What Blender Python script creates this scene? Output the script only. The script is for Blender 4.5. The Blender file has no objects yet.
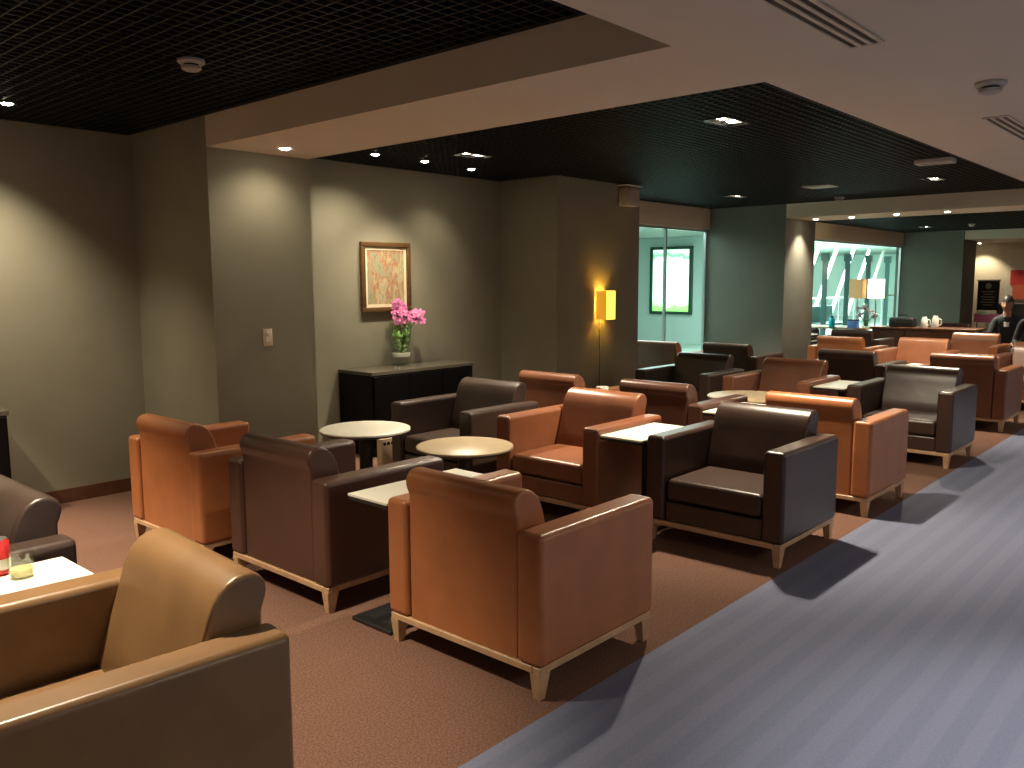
import bpy, bmesh, math, random
from mathutils import Vector, Matrix
random.seed(7)
S = bpy.context.scene
COL = S.collection
PI = math.pi

# ------------------------------------------------------------------ camera
FPX = 844.3
CAM_Z = 1.5
yaw, pit, rol = [math.radians(a) for a in (41.897, 6.943, -0.235)]
fwd = Vector((math.cos(yaw)*math.cos(pit), math.sin(yaw)*math.cos(pit), -math.sin(pit)))
rgt = fwd.cross(Vector((0, 0, 1))).normalized()
upv = rgt.cross(fwd)
rgt, upv = rgt*math.cos(rol)+upv*math.sin(rol), -rgt*math.sin(rol)+upv*math.cos(rol)
cd = bpy.data.cameras.new('camera')
cam = bpy.data.objects.new('camera', cd)
COL.objects.link(cam)
M = Matrix((rgt, upv, -fwd)).transposed().to_4x4()
M.translation = Vector((0, 0, CAM_Z))
cam.matrix_world = M
cd.sensor_width = 36
cd.lens = FPX/1024*36
cd.clip_start = .02
cd.clip_end = 200
S.camera = cam

# ------------------------------------------------------------------ world, exposure
w = bpy.data.worlds.new('world')
S.world = w
w.use_nodes = True
w.node_tree.nodes['Background'].inputs[0].default_value = (.55, .6, .65, 1)
w.node_tree.nodes['Background'].inputs[1].default_value = .05
S.view_settings.view_transform = 'Standard'
S.view_settings.look = 'None'
S.view_settings.gamma = 1
S.view_settings.use_curve_mapping = False
S.view_settings.exposure = 1.15
WARM = (1.0, .84, .62)
NEUT = (1.0, .90, .80)
COOL = (.90, 1.0, .98)

def area(name, loc, sx, sy, power, color, rot=(0, 0, 0)):
    l = bpy.data.lights.new(name, 'AREA')
    l.shape = 'RECTANGLE'; l.size = sx; l.size_y = sy
    l.energy = power; l.color = color
    o = bpy.data.objects.new(name, l)
    o.location = loc; o.rotation_euler = rot
    COL.objects.link(o)
    return o
# the concourse lamps behind the glass wall
area('concourse_light', (12.5, 8.0, 2.49), 6, 2.6, 200, COOL)
area('concourse_light', (24, 12, 2.49), 8, 8, 1500, COOL)

# ------------------------------------------------------------------ materials
def pick(c, k=1.0):
    return (c[0]*k, c[1]*k, c[2]*k, 1)
def mat(name, color, rough=.6, metal=0, noise=0, nscale=30, bump=0, bscale=60, spec=.5, emit=None, estr=0, trans=0, coat=0):
    m = bpy.data.materials.new(name)
    m.use_nodes = True
    nt = m.node_tree; b = nt.nodes['Principled BSDF']
    b.inputs['Base Color'].default_value = pick(color)
    b.inputs['Roughness'].default_value = rough
    b.inputs['Metallic'].default_value = metal
    b.inputs['Specular IOR Level'].default_value = spec
    b.inputs['Coat Weight'].default_value = coat
    b.inputs['Transmission Weight'].default_value = trans
    if emit:
        b.inputs['Emission Color'].default_value = pick(emit)
        b.inputs['Emission Strength'].default_value = estr
    tc = nt.nodes.new('ShaderNodeTexCoord')
    if noise:
        n = nt.nodes.new('ShaderNodeTexNoise'); n.inputs['Scale'].default_value = nscale
        n.inputs['Detail'].default_value = 5
        nt.links.new(tc.outputs['Object'], n.inputs['Vector'])
        r = nt.nodes.new('ShaderNodeValToRGB')
        r.color_ramp.elements[0].position = .3; r.color_ramp.elements[1].position = .7
        r.color_ramp.elements[0].color = pick(color, 1-noise)
        r.color_ramp.elements[1].color = pick(color, 1+noise)
        nt.links.new(n.outputs['Fac'], r.inputs['Fac'])
        nt.links.new(r.outputs['Color'], b.inputs['Base Color'])
    if bump:
        n2 = nt.nodes.new('ShaderNodeTexNoise'); n2.inputs['Scale'].default_value = bscale
        n2.inputs['Detail'].default_value = 4
        nt.links.new(tc.outputs['Object'], n2.inputs['Vector'])
        bp = nt.nodes.new('ShaderNodeBump'); bp.inputs['Strength'].default_value = bump
        bp.inputs['Distance'].default_value = .01
        nt.links.new(n2.outputs['Fac'], bp.inputs['Height'])
        nt.links.new(bp.outputs['Normal'], b.inputs['Normal'])
    return m

def leather(name, c, rough=.33):
    return mat(name, c, rough, noise=.10, nscale=7, bump=.12, bscale=9, spec=.55)
L_ORANGE = leather('tan_orange_leather', (.35, .125, .045))
L_TAN = leather('olive_tan_leather', (.185, .102, .044))
L_RED = leather('reddish_brown_leather', (.066, .028, .018))
L_BROWN = leather('mid_brown_leather', (.19, .075, .040))
L_DARK = leather('espresso_leather', (.044, .024, .017), .32)
L_DARK2 = leather('dark_brown_leather', (.046, .029, .023), .31)
L_RUST = leather('rust_brown_leather', (.20, .072, .032))
L_PINK = leather('rosy_tan_leather', (.42, .17, .085))
M_OAK = mat('pale_oak', (.46, .29, .16), .45, noise=.15, nscale=14)
M_BLACK = mat('black_metal', (.012, .012, .012), .45)
M_BLACKGLOSS = mat('black_lacquer', (.006, .006, .006), .06, spec=1, coat=1)
M_BLACKWOOD = mat('black_stained_wood', (.003, .003, .003), .35, spec=.15)
M_CONSOLETOP = mat('dark_stone_top', (.085, .078, .06), .08)
M_TOP = mat('cream_laminate', (.78, .77, .66), .35)
M_TOP2 = mat('sand_laminate', (.56, .44, .27), .4, noise=.05)
M_WALL = mat('olive_fabric_wallpaper', (.265, .250, .180), .75, noise=.06, nscale=3, bump=.1, bscale=180)
M_COLUMN = mat('grey_green_wallpaper', (.150, .152, .125), .75, noise=.06, nscale=3, bump=.1, bscale=180)
M_SOFFIT = mat('beige_plaster', (.70, .61, .48), .85, noise=.02, nscale=2)
M_GRID = mat('black_grid_paint', (.008, .0095, .009), .5)
M_VOID = mat('black_ceiling_void', (.018, .023, .023), .9)
M_WOODTRIM = mat('mahogany_wood', (.115, .048, .024), .4, noise=.2, nscale=10)
M_WHITE = mat('white_plastic', (.75, .73, .68), .4)
M_GREYWHITE = mat('greyed_plastic', (.45, .43, .38), .5)
M_CREAM = mat('cream_plastic', (.62, .50, .34), .45)
M_CHROME = mat('brushed_metal', (.6, .6, .6), .3, metal=1)
M_PALEWALL = mat('cream_wall_paint', (.60, .53, .38), .8)
M_CONC = mat('concourse_floor', (.55, .68, .62), .3)
M_CONCWALL = mat('pale_green_wall', (.60, .74, .70), .6)
M_TEAL = mat('teal_panel', (.05, .13, .13), .4)
M_LAMP = mat('lamp_lens_glow', (1, 1, 1), .5, emit=(1, .86, .62), estr=28)

def glass_mat(name, tint, refl=.08):
    m = bpy.data.materials.new(name); m.use_nodes = True
    nt = m.node_tree; nt.nodes.clear()
    out = nt.nodes.new('ShaderNodeOutputMaterial')
    tr = nt.nodes.new('ShaderNodeBsdfTransparent'); tr.inputs[0].default_value = pick(tint)
    gl = nt.nodes.new('ShaderNodeBsdfGlossy'); gl.inputs['Roughness'].default_value = .02
    mx = nt.nodes.new('ShaderNodeMixShader')
    mx.inputs[0].default_value = refl; nt.links.new(tr.outputs[0], mx.inputs[1]); nt.links.new(gl.outputs[0], mx.inputs[2])
    nt.links.new(mx.outputs[0], out.inputs[0])
    return m
M_GLASS = glass_mat('green_tinted_glass', (.88, .97, .94))
M_CLEAR = glass_mat('clear_glass', (.95, .97, .95))
M_WATER = glass_mat('vase_water', (.90, .95, .86))

def carpet_mats():
    # brown carpet tiles
    m = bpy.data.materials.new('brown_carpet'); m.use_nodes = True
    nt = m.node_tree; b = nt.nodes['Principled BSDF']; b.inputs['Roughness'].default_value = .95
    b.inputs['Specular IOR Level'].default_value = .1
    tc = nt.nodes.new('ShaderNodeTexCoord')
    n = nt.nodes.new('ShaderNodeTexNoise'); n.inputs['Scale'].default_value = 120; n.inputs['Detail'].default_value = 6; n.inputs['Roughness'].default_value = .8
    r = nt.nodes.new('ShaderNodeValToRGB')
    r.color_ramp.elements[0].position = .36; r.color_ramp.elements[1].position = .66
    r.color_ramp.elements[0].color = (.080, .041, .029, 1); r.color_ramp.elements[1].color = (.245, .136, .095, 1)
    nt.links.new(tc.outputs['Object'], n.inputs['Vector']); nt.links.new(n.outputs['Fac'], r.inputs['Fac'])
    br = nt.nodes.new('ShaderNodeTexBrick'); br.offset = 0; br.inputs['Scale'].default_value = 2
    br.inputs['Brick Width'].default_value = 1.0; br.inputs['Row Height'].default_value = 1.0
    br.inputs['Mortar Size'].default_value = .006; br.inputs['Mortar Smooth'].default_value = .3
    br.inputs['Color1'].default_value = (1, 1, 1, 1); br.inputs['Color2'].default_value = (.96, .96, .96, 1); br.inputs['Mortar'].default_value = (.88, .88, .88, 1)
    nt.links.new(tc.outputs['Object'], br.inputs['Vector'])
    mx = nt.nodes.new('ShaderNodeMix'); mx.data_type = 'RGBA'; mx.blend_type = 'MULTIPLY'; mx.inputs[0].default_value = 1
    nt.links.new(r.outputs['Color'], mx.inputs[6]); nt.links.new(br.outputs['Color'], mx.inputs[7])
    nt.links.new(mx.outputs[2], b.inputs['Base Color'])
    bp = nt.nodes.new('ShaderNodeBump'); bp.inputs['Strength'].default_value = .5; bp.inputs['Distance'].default_value = .006
    nt.links.new(n.outputs['Fac'], bp.inputs['Height']); nt.links.new(bp.outputs['Normal'], b.inputs['Normal'])
    # blue grey carpet with lengthwise stripes
    k = bpy.data.materials.new('blue_grey_carpet'); k.use_nodes = True
    nt = k.node_tree; b = nt.nodes['Principled BSDF']; b.inputs['Roughness'].default_value = .8
    b.inputs['Specular IOR Level'].default_value = .25
    tc = nt.nodes.new('ShaderNodeTexCoord')
    sp = nt.nodes.new('ShaderNodeSeparateXYZ'); nt.links.new(tc.outputs['Object'], sp.inputs[0])
    dv = nt.nodes.new('ShaderNodeMath'); dv.operation = 'DIVIDE'; dv.inputs[1].default_value = .128
    nt.links.new(sp.outputs['Y'], dv.inputs[0])
    fr = nt.nodes.new('ShaderNodeMath'); fr.operation = 'FRACT'; nt.links.new(dv.outputs[0], fr.inputs[0])
    rs = nt.nodes.new('ShaderNodeValToRGB')
    e = rs.color_ramp.elements
    e[0].position = .42; e[0].color = (.132, .150, .225, 1); e[1].position = .52; e[1].color = (.148, .166, .243, 1)
    x = rs.color_ramp.elements.new(.92); x.color = (.148, .166, .243, 1)
    x = rs.color_ramp.elements.new(1.0); x.color = (.132, .150, .225, 1)
    nt.links.new(fr.outputs[0], rs.inputs['Fac'])
    n = nt.nodes.new('ShaderNodeTexNoise'); n.inputs['Scale'].default_value = 90; n.inputs['Detail'].default_value = 5
    nt.links.new(tc.outputs['Object'], n.inputs['Vector'])
    mr = nt.nodes.new('ShaderNodeMapRange'); mr.inputs[3].default_value = .8; mr.inputs[4].default_value = 1.2
    nt.links.new(n.outputs['Fac'], mr.inputs[0])
    mx = nt.nodes.new('ShaderNodeMix'); mx.data_type = 'RGBA'; mx.blend_type = 'MULTIPLY'; mx.inputs[0].default_value = 1
    nt.links.new(rs.outputs['Color'], mx.inputs[6]); nt.links.new(mr.outputs[0], mx.inputs[7])
    nt.links.new(mx.outputs[2], b.inputs['Base Color'])
    return m, k
M_CARPET, M_WALK = carpet_mats()

# ------------------------------------------------------------------ helpers
def BM():
    return bmesh.new()
def bx(bm, x0, x1, y0, y1, z0, z1, bev=0, seg=2, mi=0):
    t = bmesh.new()
    bmesh.ops.create_cube(t, size=1)
    for v in t.verts:
        v.co = Vector(((x0+x1)/2+v.co.x*(x1-x0), (y0+y1)/2+v.co.y*(y1-y0), (z0+z1)/2+v.co.z*(z1-z0)))
    if bev:
        bmesh.ops.bevel(t, geom=t.edges[:], offset=bev, segments=seg, profile=.5, affect='EDGES')
    join(bm, t, mi)
def join(bm, t, mi=0):
    t.normal_update()
    mp = {v: bm.verts.new(v.co) for v in t.verts}
    for f in t.faces:
        try:
            nf = bm.faces.new([mp[v] for v in f.verts]); nf.material_index = mi; nf.smooth = f.smooth
        except ValueError:
            pass
    t.free()
def lathe(bm, prof, c=(0, 0), n=32, mi=0):
    rings = []
    for r, z in prof:
        if r < 1e-5:
            rings.append([bm.verts.new((c[0], c[1], z))])
        else:
            rings.append([bm.verts.new((c[0]+r*math.cos(2*PI*i/n), c[1]+r*math.sin(2*PI*i/n), z)) for i in range(n)])
    for a, b in zip(rings[:-1], rings[1:]):
        for i in range(n):
            j = (i+1) % n
            if len(a) == 1 and len(b) == 1: continue
            if len(a) == 1: f = bm.faces.new((a[0], b[j], b[i]))
            elif len(b) == 1: f = bm.faces.new((a[i], a[j], b[0]))
            else: f = bm.faces.new((a[i], a[j], b[j], b[i]))
            f.material_index = mi
def tube(bm, pts, r, n=8, mi=0):
    pts = [Vector(p) for p in pts]
    rr = r if isinstance(r, (list, tuple)) else [r]*len(pts)
    rings = []
    for i, p in enumerate(pts):
        d = (pts[min(i+1, len(pts)-1)]-pts[max(i-1, 0)]).normalized()
        a = d.orthogonal().normalized(); b = d.cross(a)
        if rings:
            a = (pa - d*pa.dot(d)).normalized(); b = d.cross(a)
        pa = a
        rings.append([bm.verts.new(p+a*rr[i]*math.cos(2*PI*k/n)+b*rr[i]*math.sin(2*PI*k/n)) for k in range(n)])
    for a, b in zip(rings[:-1], rings[1:]):
        for i in range(n):
            f = bm.faces.new((a[i], a[(i+1) % n], b[(i+1) % n], b[i])); f.material_index = mi
    bm.faces.new(rings[0][::-1]).material_index = mi; bm.faces.new(rings[-1]).material_index = mi
def prism(bm, prof, y0, y1, bev=0, seg=2):
    """profile in xz, extruded along y, with rounded end rims"""
    t = bmesh.new()
    a = [t.verts.new((x, y0, z)) for x, z in prof]
    b = [t.verts.new((x, y1, z)) for x, z in prof]
    n = len(prof)
    fa = t.faces.new(a); fb = t.faces.new(b[::-1])
    for i in range(n):
        j = (i+1) % n
        t.faces.new((a[i], b[i], b[j], a[j]))
    bmesh.ops.recalc_face_normals(t, faces=t.faces[:])
    if bev:
        es = [e for e in t.edges if (e.verts[0].co.y == e.verts[1].co.y)]
        bmesh.ops.bevel(t, geom=es, offset=bev, segments=seg, profile=.5, affect='EDGES')
    join(bm, t)
def obj(name, bm, mats, parent=None, loc=None, rot=None, smooth=True, angle=35):
    bmesh.ops.recalc_face_normals(bm, faces=bm.faces[:])
    me = bpy.data.meshes.new(name); bm.to_mesh(me); bm.free()
    if not isinstance(mats, (list, tuple)): mats = [mats]
    for m in mats: me.materials.append(m)
    if smooth:
        me.polygons.foreach_set('use_smooth', [True]*len(me.polygons))
        me.set_sharp_from_angle(angle=math.radians(angle))
    o = bpy.data.objects.new(name, me)
    COL.objects.link(o)
    if parent: o.parent = parent
    if loc: o.location = loc
    if rot: o.rotation_euler = rot
    return o
def tag(o, label, cat, group=None):
    o['label'] = label; o['category'] = cat
    if group: o['group'] = group
    return o
def thing(name, label, cat, loc=(0, 0, 0), rz=0, group=None):
    o = bpy.data.objects.new(name, None); COL.objects.link(o)
    o.empty_display_size = .1
    o.location = loc; o.rotation_euler = (0, 0, rz)
    return tag(o, label, cat, group)
def struct(name, bm, m, smooth=False):
    o = obj(name, bm, m, smooth=smooth); o['kind'] = 'structure'; return o
def sbox(name, m, *boxes):
    b = BM()
    for q in boxes: bx(b, *q)
    return struct(name, b, m)
def dup(root, loc, rz, label, group=None, mats=None):
    r = root.copy(); COL.objects.link(r); r.location = loc; r.rotation_euler = (0, 0, rz); r['label'] = label
    if group: r['group'] = group
    for ch in root.children:
        c = ch.copy(); COL.objects.link(c); c.parent = r
        if mats and c.type == 'MESH' and c.name.split('.')[0] in mats:
            c.material_slots[0].link = 'OBJECT'; c.material_slots[0].material = mats[c.name.split('.')[0]]
        for g in ch.children:
            d = g.copy(); COL.objects.link(d); d.parent = c
    return r

# ------------------------------------------------------------------ room shell
ZS, ZB, ZV = 2.342, 2.53, 2.95        # soffit, black grid, ceiling void
XW, XE, YS = -3.5, 24.0, -3.5
YW = 6.08
sbox('floor', M_CARPET, (XW, XE, 1.772, 6.2, -.1, 0))
sbox('floor.001', M_WALK, (XW, XE, YS, 1.772, -.1, 0))
sbox('floor.002', M_CONC, (6.0, 36, 6.2, 20, -.1, 0))
# soffits and dropped beams
sbox('ceiling', M_SOFFIT, (XW, XE, YS, 1.69, ZS, ZB), (2.757, 3.51, 1.69, 5.03, ZS, ZB), (11.25, 12.12, 1.69, 5.04, ZS, ZB),
     (20.0, XE, 1.69, 6.2, ZS, ZB))
sbox('ceiling.001', M_VOID, (XW, XE, YS, 6.3, ZV, ZV+.05), (XW, XE, YS, 1.69, ZB, ZV), (2.757, 3.51, 1.69, 6.1, ZB, ZV),
     (11.2, 12.12, 1.69, 6.2, ZB, ZV), (20, XE, 1.69, 6.2, ZB, ZV), (XW, XE, 6.2, 6.3, ZB, ZV))
def grid(name, x0, x1, y0, y1, pitch=.065):
    b = BM(); t = .0035
    for q in ((x0-.01, x1, y0-.005, y0+.015), (x0-.01, x1, y1-.015, y1), (x0-.01, x0+.012, y0, y1), (x1-.012, x1, y0, y1)): bx(b, q[0], q[1], q[2], q[3], ZB-.001, ZB+.042)
    n = int((x1-x0)/pitch)
    for i in range(n+1):
        x = x0+i*pitch
        bx(b, x-t, x+t, y0, y1, ZB, ZB+.04)
    n = int((y1-y0)/pitch)
    for i in range(n+1):
        y = y0+i*pitch
        bx(b, x0, x1, y-t, y+t, ZB+.0005, ZB+.0395)
    return struct(name, b, M_GRID)
grid('ceiling.002', XW+.05, 2.75, 1.70, 6.08)
grid('ceiling.003', 3.52, 11.19, 1.70, 6.08)
grid('ceiling.004', 12.13, 19.99, 1.70, 6.19, .13)
# walls
sbox('wall_left', M_WALL, (XW, 2.757, YW, YW+.2, 0, ZV))
sbox('wall_column', M_WALL, (2.757, 3.52, 5.03, YW+.2, 0, ZV))
sbox('wall_painting', M_WALL, (3.52, 6.62, YW+.02, YW+.2, 0, ZV))
sbox('wall_second_column', M_WALL, (6.62, 8.08, 5.33, 6.28, 0, ZV))
sbox('wall_third_column', M_COLUMN, (11.25, 12.25, 5.04, 6.28, 0, ZV))
sbox('wall_fourth_column', M_COLUMN, (19.97, 21.0, 4.98, 6.35, 0, ZV))
sbox('wall_header', M_SOFFIT, (8.08, 11.25, 6.2, 6.32, 2.235, ZV), (12.25, 20, 6.2, 6.32, 2.235, ZV))
sbox('wall_far', M_PALEWALL, (22.6, 22.8, -3.5, 6.4, 0, ZS), (21.0, 22.6, 6.2, 6.4, 0, ZS))
sbox('wall_right', M_WALL, (XW, XE, YS-.2, YS, 0, ZV))
sbox('wall_back', M_WALL, (XW-.2, XW, YS, 6.3, 0, ZV))
sbox('baseboard_left', M_WOODTRIM, (XW, 2.757, YW-.015, YW, 0, .095))
sbox('baseboard_column', M_WOODTRIM, (2.742, 2.757, 5.015, YW-.015, 0, .095), (2.757, 3.52, 5.015, 5.03, 0, .095))
sbox('baseboard_painting', M_WOODTRIM, (3.52, 6.62, YW+.005, YW+.02, 0, .095))
sbox('baseboard_second_column', M_WOODTRIM, (6.605, 6.62, 5.315, YW, 0, .095), (6.62, 8.08, 5.315, 5.33, 0, .095))
# glazing
def pane(name, x0, x1, posts):
    b = BM()
    bx(b, x0, x1, 6.25, 6.262, 0, 2.235)
    o = struct(name, b, M_GLASS)
    f = BM()
    for x in posts: bx(f, x-.013, x+.013, 6.235, 6.277, 0, 2.235)
    bx(f, x0, x1, 6.235, 6.277, 0, .05); bx(f, x0, x1, 6.235, 6.277, 2.20, 2.235)
    obj('window_frame', f, M_CHROME, o, smooth=False)
    return o
pane('window_1', 8.08, 11.25, (8.11, 10.13, 11.22))
pane('window_2', 12.25, 19.97, (12.3, 19.93))

# concourse beyond the glass
sbox('ceiling.005', mat('pale_green_ceiling', (.36, .42, .37), .8), (6, 36, 6.32, 20, 2.52, 2.6))
sbox('wall_concourse_poster', M_CONCWALL, (17.7, 18.0, 9.3, 20, 0, 2.6))
sbox('wall_concourse_far', M_CONCWALL, (18.0, 36, 18, 18.2, 0, 2.6), (6, 18, 19.8, 20, 0, 2.6))
sbox('wall_concourse_end', M_CONCWALL, (35.8, 36, 6.3, 18, 0, 2.6))
sbox('wall_concourse_start', M_CONCWALL, (6, 6.2, 6.3, 20, 0, 2.6))

# ------------------------------------------------------------------ lamps
def spot(parent, loc, target, power, size=75, blend=.6, color=WARM, radius=.03):
    l = bpy.data.lights.new('spot', 'SPOT'); l.energy = power; l.spot_size = math.radians(size); l.spot_blend = blend
    l.color = color; l.shadow_soft_size = radius
    o = bpy.data.objects.new('spot', l); COL.objects.link(o)
    o.parent = parent
    d = Vector(target)-Vector(loc)
    o.location = Vector(loc)-Vector(parent.location)
    o.rotation_euler = d.to_track_quat('-Z', 'Y').to_euler()
    return o
ORD = ('first','second','third','fourth','fifth','sixth','seventh')
G_DL = 'small recessed ceiling downlights'
def downlight(x, y, z, label, power=60, target=None, size=80, blend=.7, color=WARM):
    t = thing('downlight', label, 'ceiling light', (x, y, z), 0, G_DL)
    b = BM(); lathe(b, [(.034, .012), (.034, -.004), (.048, -.006), (.054, 0), (.054, .012)], n=24)
    obj('trim_ring', b, M_WHITE if z < 2.4 else M_BLACK, t)
    b = BM(); lathe(b, [(0, -.013), (.020, -.011), (.033, -.004)], n=20)
    obj('lens', b, M_LAMP, t)
    spot(t, (x, y, z-.03), target or (x, y, 0), power, size, blend, color)
    return t
def twin(x, y, z, label, power=60, tg=None, size=85, blend=.5, color=WARM):
    power *= 1.55
    t = thing('twin_downlight', label, 'ceiling light', (x, y, z), 0, 'twin recessed downlights in the black grid')
    b = BM()
    for q in ((-.16, .16, -.09, -.075), (-.16, .16, .075, .09), (-.16, -.145, -.075, .075), (.145, .16, -.075, .075)):
        bx(b, q[0], q[1], q[2], q[3], -.008, .03)
    bx(b, -.145, .145, -.075, .075, .022, .03)
    obj('housing', b, M_BLACK, t, smooth=False)
    for s in (-1, 1):
        b = BM(); lathe(b, [(0, .0), (.035, .004), (.045, .018), (.045, .021)], (s*.072, 0), n=20)
        obj('lens', b, M_LAMP, t)
        g = tg[(s+1)//2] if tg else (x+s*.1, y, 0)
        spot(t, (x+s*.072, y, z-.02), g, power, size, blend, color)
    return t
# bay one
downlight(1.80, 5.51, ZB, 'bright round downlight in the black grid at the left edge of the picture', 72, (1.45, 5.78, 0), 112, 1)
twin(.9, 2.95, ZB, 'twin downlight in the black grid above the nearest side table', 75, [(.65, 2.9, 0), (1.0, 3.0, 0)], 80)
twin(.6, 4.9, ZB, 'twin downlight in the black grid by the left wall', 100)
# beam one
downlight(3.126, 4.725, ZS, 'single round downlight under the beige beam beside the switch column', 6.5, (3.12, 5.0, .9), 140, 1)
# bay two
downlight(4.50, 5.52, ZB, 'leftmost round downlight above the framed painting', 28, (4.5, 6.05, .7), 120, 1)
downlight(5.05, 5.53, ZB, 'middle round downlight, right above the orchid vase', 45, (5.0, 5.95, .6), 85, 1)
downlight(5.69, 5.60, ZB, 'round downlight nearest the dark corner right of the painting', 12, (5.4, 6.0, .8), 100, 1)
twin(5.08, 4.98, ZB, 'twin downlight between the painting downlights and the white round table', 60, [(3.9, 4.5, 0), (5.2, 4.6, 0)])
twin(5.157, 2.736, ZB, 'brightest twin downlight in the black grid, above the dark chair on the walkway edge', 85, [(4.3, 2.6, 0), (5.7, 2.7, 0)], 100)
twin(9.73, 5.03, ZB, 'small twin downlight in the black grid in front of the grey-green column', 40)
twin(9.485, 2.70, ZB, 'twin downlight in the black grid near the beige ceiling edge on the right', 70, [(8.6, 2.6, 0), (10.2, 2.6, 0)], 100)
# beam two
for i, (x, y, s) in enumerate(((11.70, 4.81, 'bright glowing downlight at the left end of the far beige beam'),
                               (11.70, 4.32, 'second downlight from the left under the far beige beam'),
                               (11.60, 3.71, 'third downlight from the left under the far beige beam'),
                               (11.60, 3.10, 'fourth downlight from the left under the far beige beam'))):
    downlight(x, y, ZS, s, 60 if i == 0 else 16, (x, 5.04 if i == 0 else y, 1.0 if i == 0 else 0), 90 if i == 0 else 130, 1)
# bay three
twin(17.95, 5.2, ZB, 'far twin downlight in the black grid in front of the farthest column', 60)
twin(14.0, 3.6, ZB, 'twin downlight above the farthest chairs beyond the far beam', 70)
twin(16.5, 2.6, ZB, 'twin downlight above the seated people at the far end', 60)
# far end
downlight(22.2, 5.2, ZS, 'downlight washing the cream far wall beside the black stand sign', 30, (22.5, 5.15, .8), 100, .6)
downlight(22.1, 3.6, ZS, 'downlight washing the cream far wall above the red panels', 20, (22.5, 3.6, .8), 100, .6)
# walkway soffit
for i_, (x, y, p) in enumerate(((-1.7, -.4, 30), (2.7, -.35, 125), (6.3, -.4, 105), (10.2, -.4, 120), (14.9, -.4, 80), (19, -.4, 60))):
    downlight(x, y, ZS, 'round downlight in the soffit over the blue-grey walkway, %s from the near end' % ORD[i_], p, None, 80, .55, NEUT)

for i_, x in enumerate((-1.5, 2.4, 6.3, 10.2, 14.1)):  # unseen fill panels, added out of view to lift the ambient bounce light
    t = thing('added_fill_panel', 'added unseen fill light panel over the open side of the walkway, %s from the near end' % ORD[i_], 'ceiling light', (x, -2.3, ZS), 0, 'added fill light panels over the walkway')
    b = BM(); bx(b, -.6, .6, -.3, .3, -.01, 0); obj('fill_panel_face', b, mat('fill_panel_glow', (.9, .9, .9), .5, emit=(1, .9, .8), estr=4), t, smooth=False)
    l = bpy.data.lights.new('added_fill_light', 'AREA'); l.shape = 'RECTANGLE'; l.size = 1.2; l.size_y = .6; l.energy = 11; l.color = NEUT
    o = bpy.data.objects.new('added_fill_light', l); COL.objects.link(o); o.parent = t; o.location = (0, 0, -.03)

# ------------------------------------------------------------------ armchair
# footprint x -.365...365 (faces +x), y -.385...385
def make_chair(label):
    t = thing('lounge_armchair', label, 'armchair', (0, 0, 0), 0, 'leather lounge armchairs')
    for s in (-1, 1):
        b = BM()
        y0, y1 = (-.420, -.298) if s < 0 else (.298, .420)
        # arm: slab with a softly crowned top
        prof = []
        n = 8
        ya, yb = min(y0, y1), max(y0, y1)
        bx(b, -.365, .365, ya, yb, .125, .612, .022, 4)
        for v in b.verts:
            if v.co.z > .56:
                k = 1-((v.co.y-(ya+yb)/2)/((yb-ya)/2))**2
                v.co.z += .007*k
        obj('arm', b, L_ORANGE, t)
    # backrest: rolled crest, front raked to the seat
    b = BM()
    prof = [(-.350, .128), (-.350, .60), (-.350, .645), (-.358, .665), (-.365, .685), (-.366, .705), (-.360, .725), (-.347, .741),
            (-.328, .750), (-.305, .752), (-.280, .747), (-.256, .735), (-.235, .717), (-.218, .692), (-.204, .660), (-.192, .620),
            (-.170, .55), (-.140, .46), (-.112, .38), (-.095, .26), (-.095, .128)]
    prism(b, prof, -.296, .296, .014, 3)
    for v in b.verts:
        if v.co.z > .615:
            v.co.y *= 1.0+.006*min(1, (v.co.z-.615)/.03)
            v.co.z += .004*(1-(v.co.y/.29)**2)
    obj('backrest', b, L_ORANGE, t)
    # seat cushion
    b = BM()
    bx(b, -.16, .352, -.293, .293, .245, .372, .03, 4)
    for v in b.verts:
        if v.co.z > .33:
            v.co.z += .016*(1-(v.co.y/.29)**2)*(1-((v.co.x-.1)/.3)**2*.6)
    obj('seat_cushion', b, L_ORANGE, t)
    b = BM()
    bx(b, -.10, .345, -.297, .297, .125, .240, .012, 3)
    obj('seat_base', b, L_ORANGE, t)
    b = BM()
    for s in (-1, 1):
        bx(b, -.36, .36, s*.39-.018, s*.39+.018, .098, .125, .003, 1)
        bx(b, s*.343-.018, s*.343+.018, -.372, .372, .098, .125, .003, 1)
    bx(b, -.325, .325, -.372, .372, .112, .124)
    obj('wood_frame', b, M_OAK, t, smooth=False)
    for sx in (-1, 1):
        for sy in (-1, 1):
            b = BM()
            t1 = [(.362, .408), (.300, .408), (.300, .362), (.362, .362)]
            t0 = [(.352, .400), (.322, .400), (.322, .370), (.352, .370)]
            A = [b.verts.new((sx*x, sy*y, 0)) for x, y in t0]
            B = [b.verts.new((sx*x, sy*y, .1)) for x, y in t1]
            b.faces.new(A); b.faces.new(B)
            for i in range(4): b.faces.new((A[i], A[(i+1) % 4], B[(i+1) % 4], B[i]))
            obj('leg', b, M_OAK, t, smooth=False)
    for c in t.children:
        if c.name.split('.')[0] in ('arm', 'backrest', 'seat_cushion', 'seat_base'):
            m = c.modifiers.new('weighted', 'WEIGHTED_NORMAL'); m.keep_sharp = True; m.weight = 80
    return t
LEATHER_PARTS = ('arm', 'backrest', 'seat_cushion', 'seat_base')
proto = None
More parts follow.
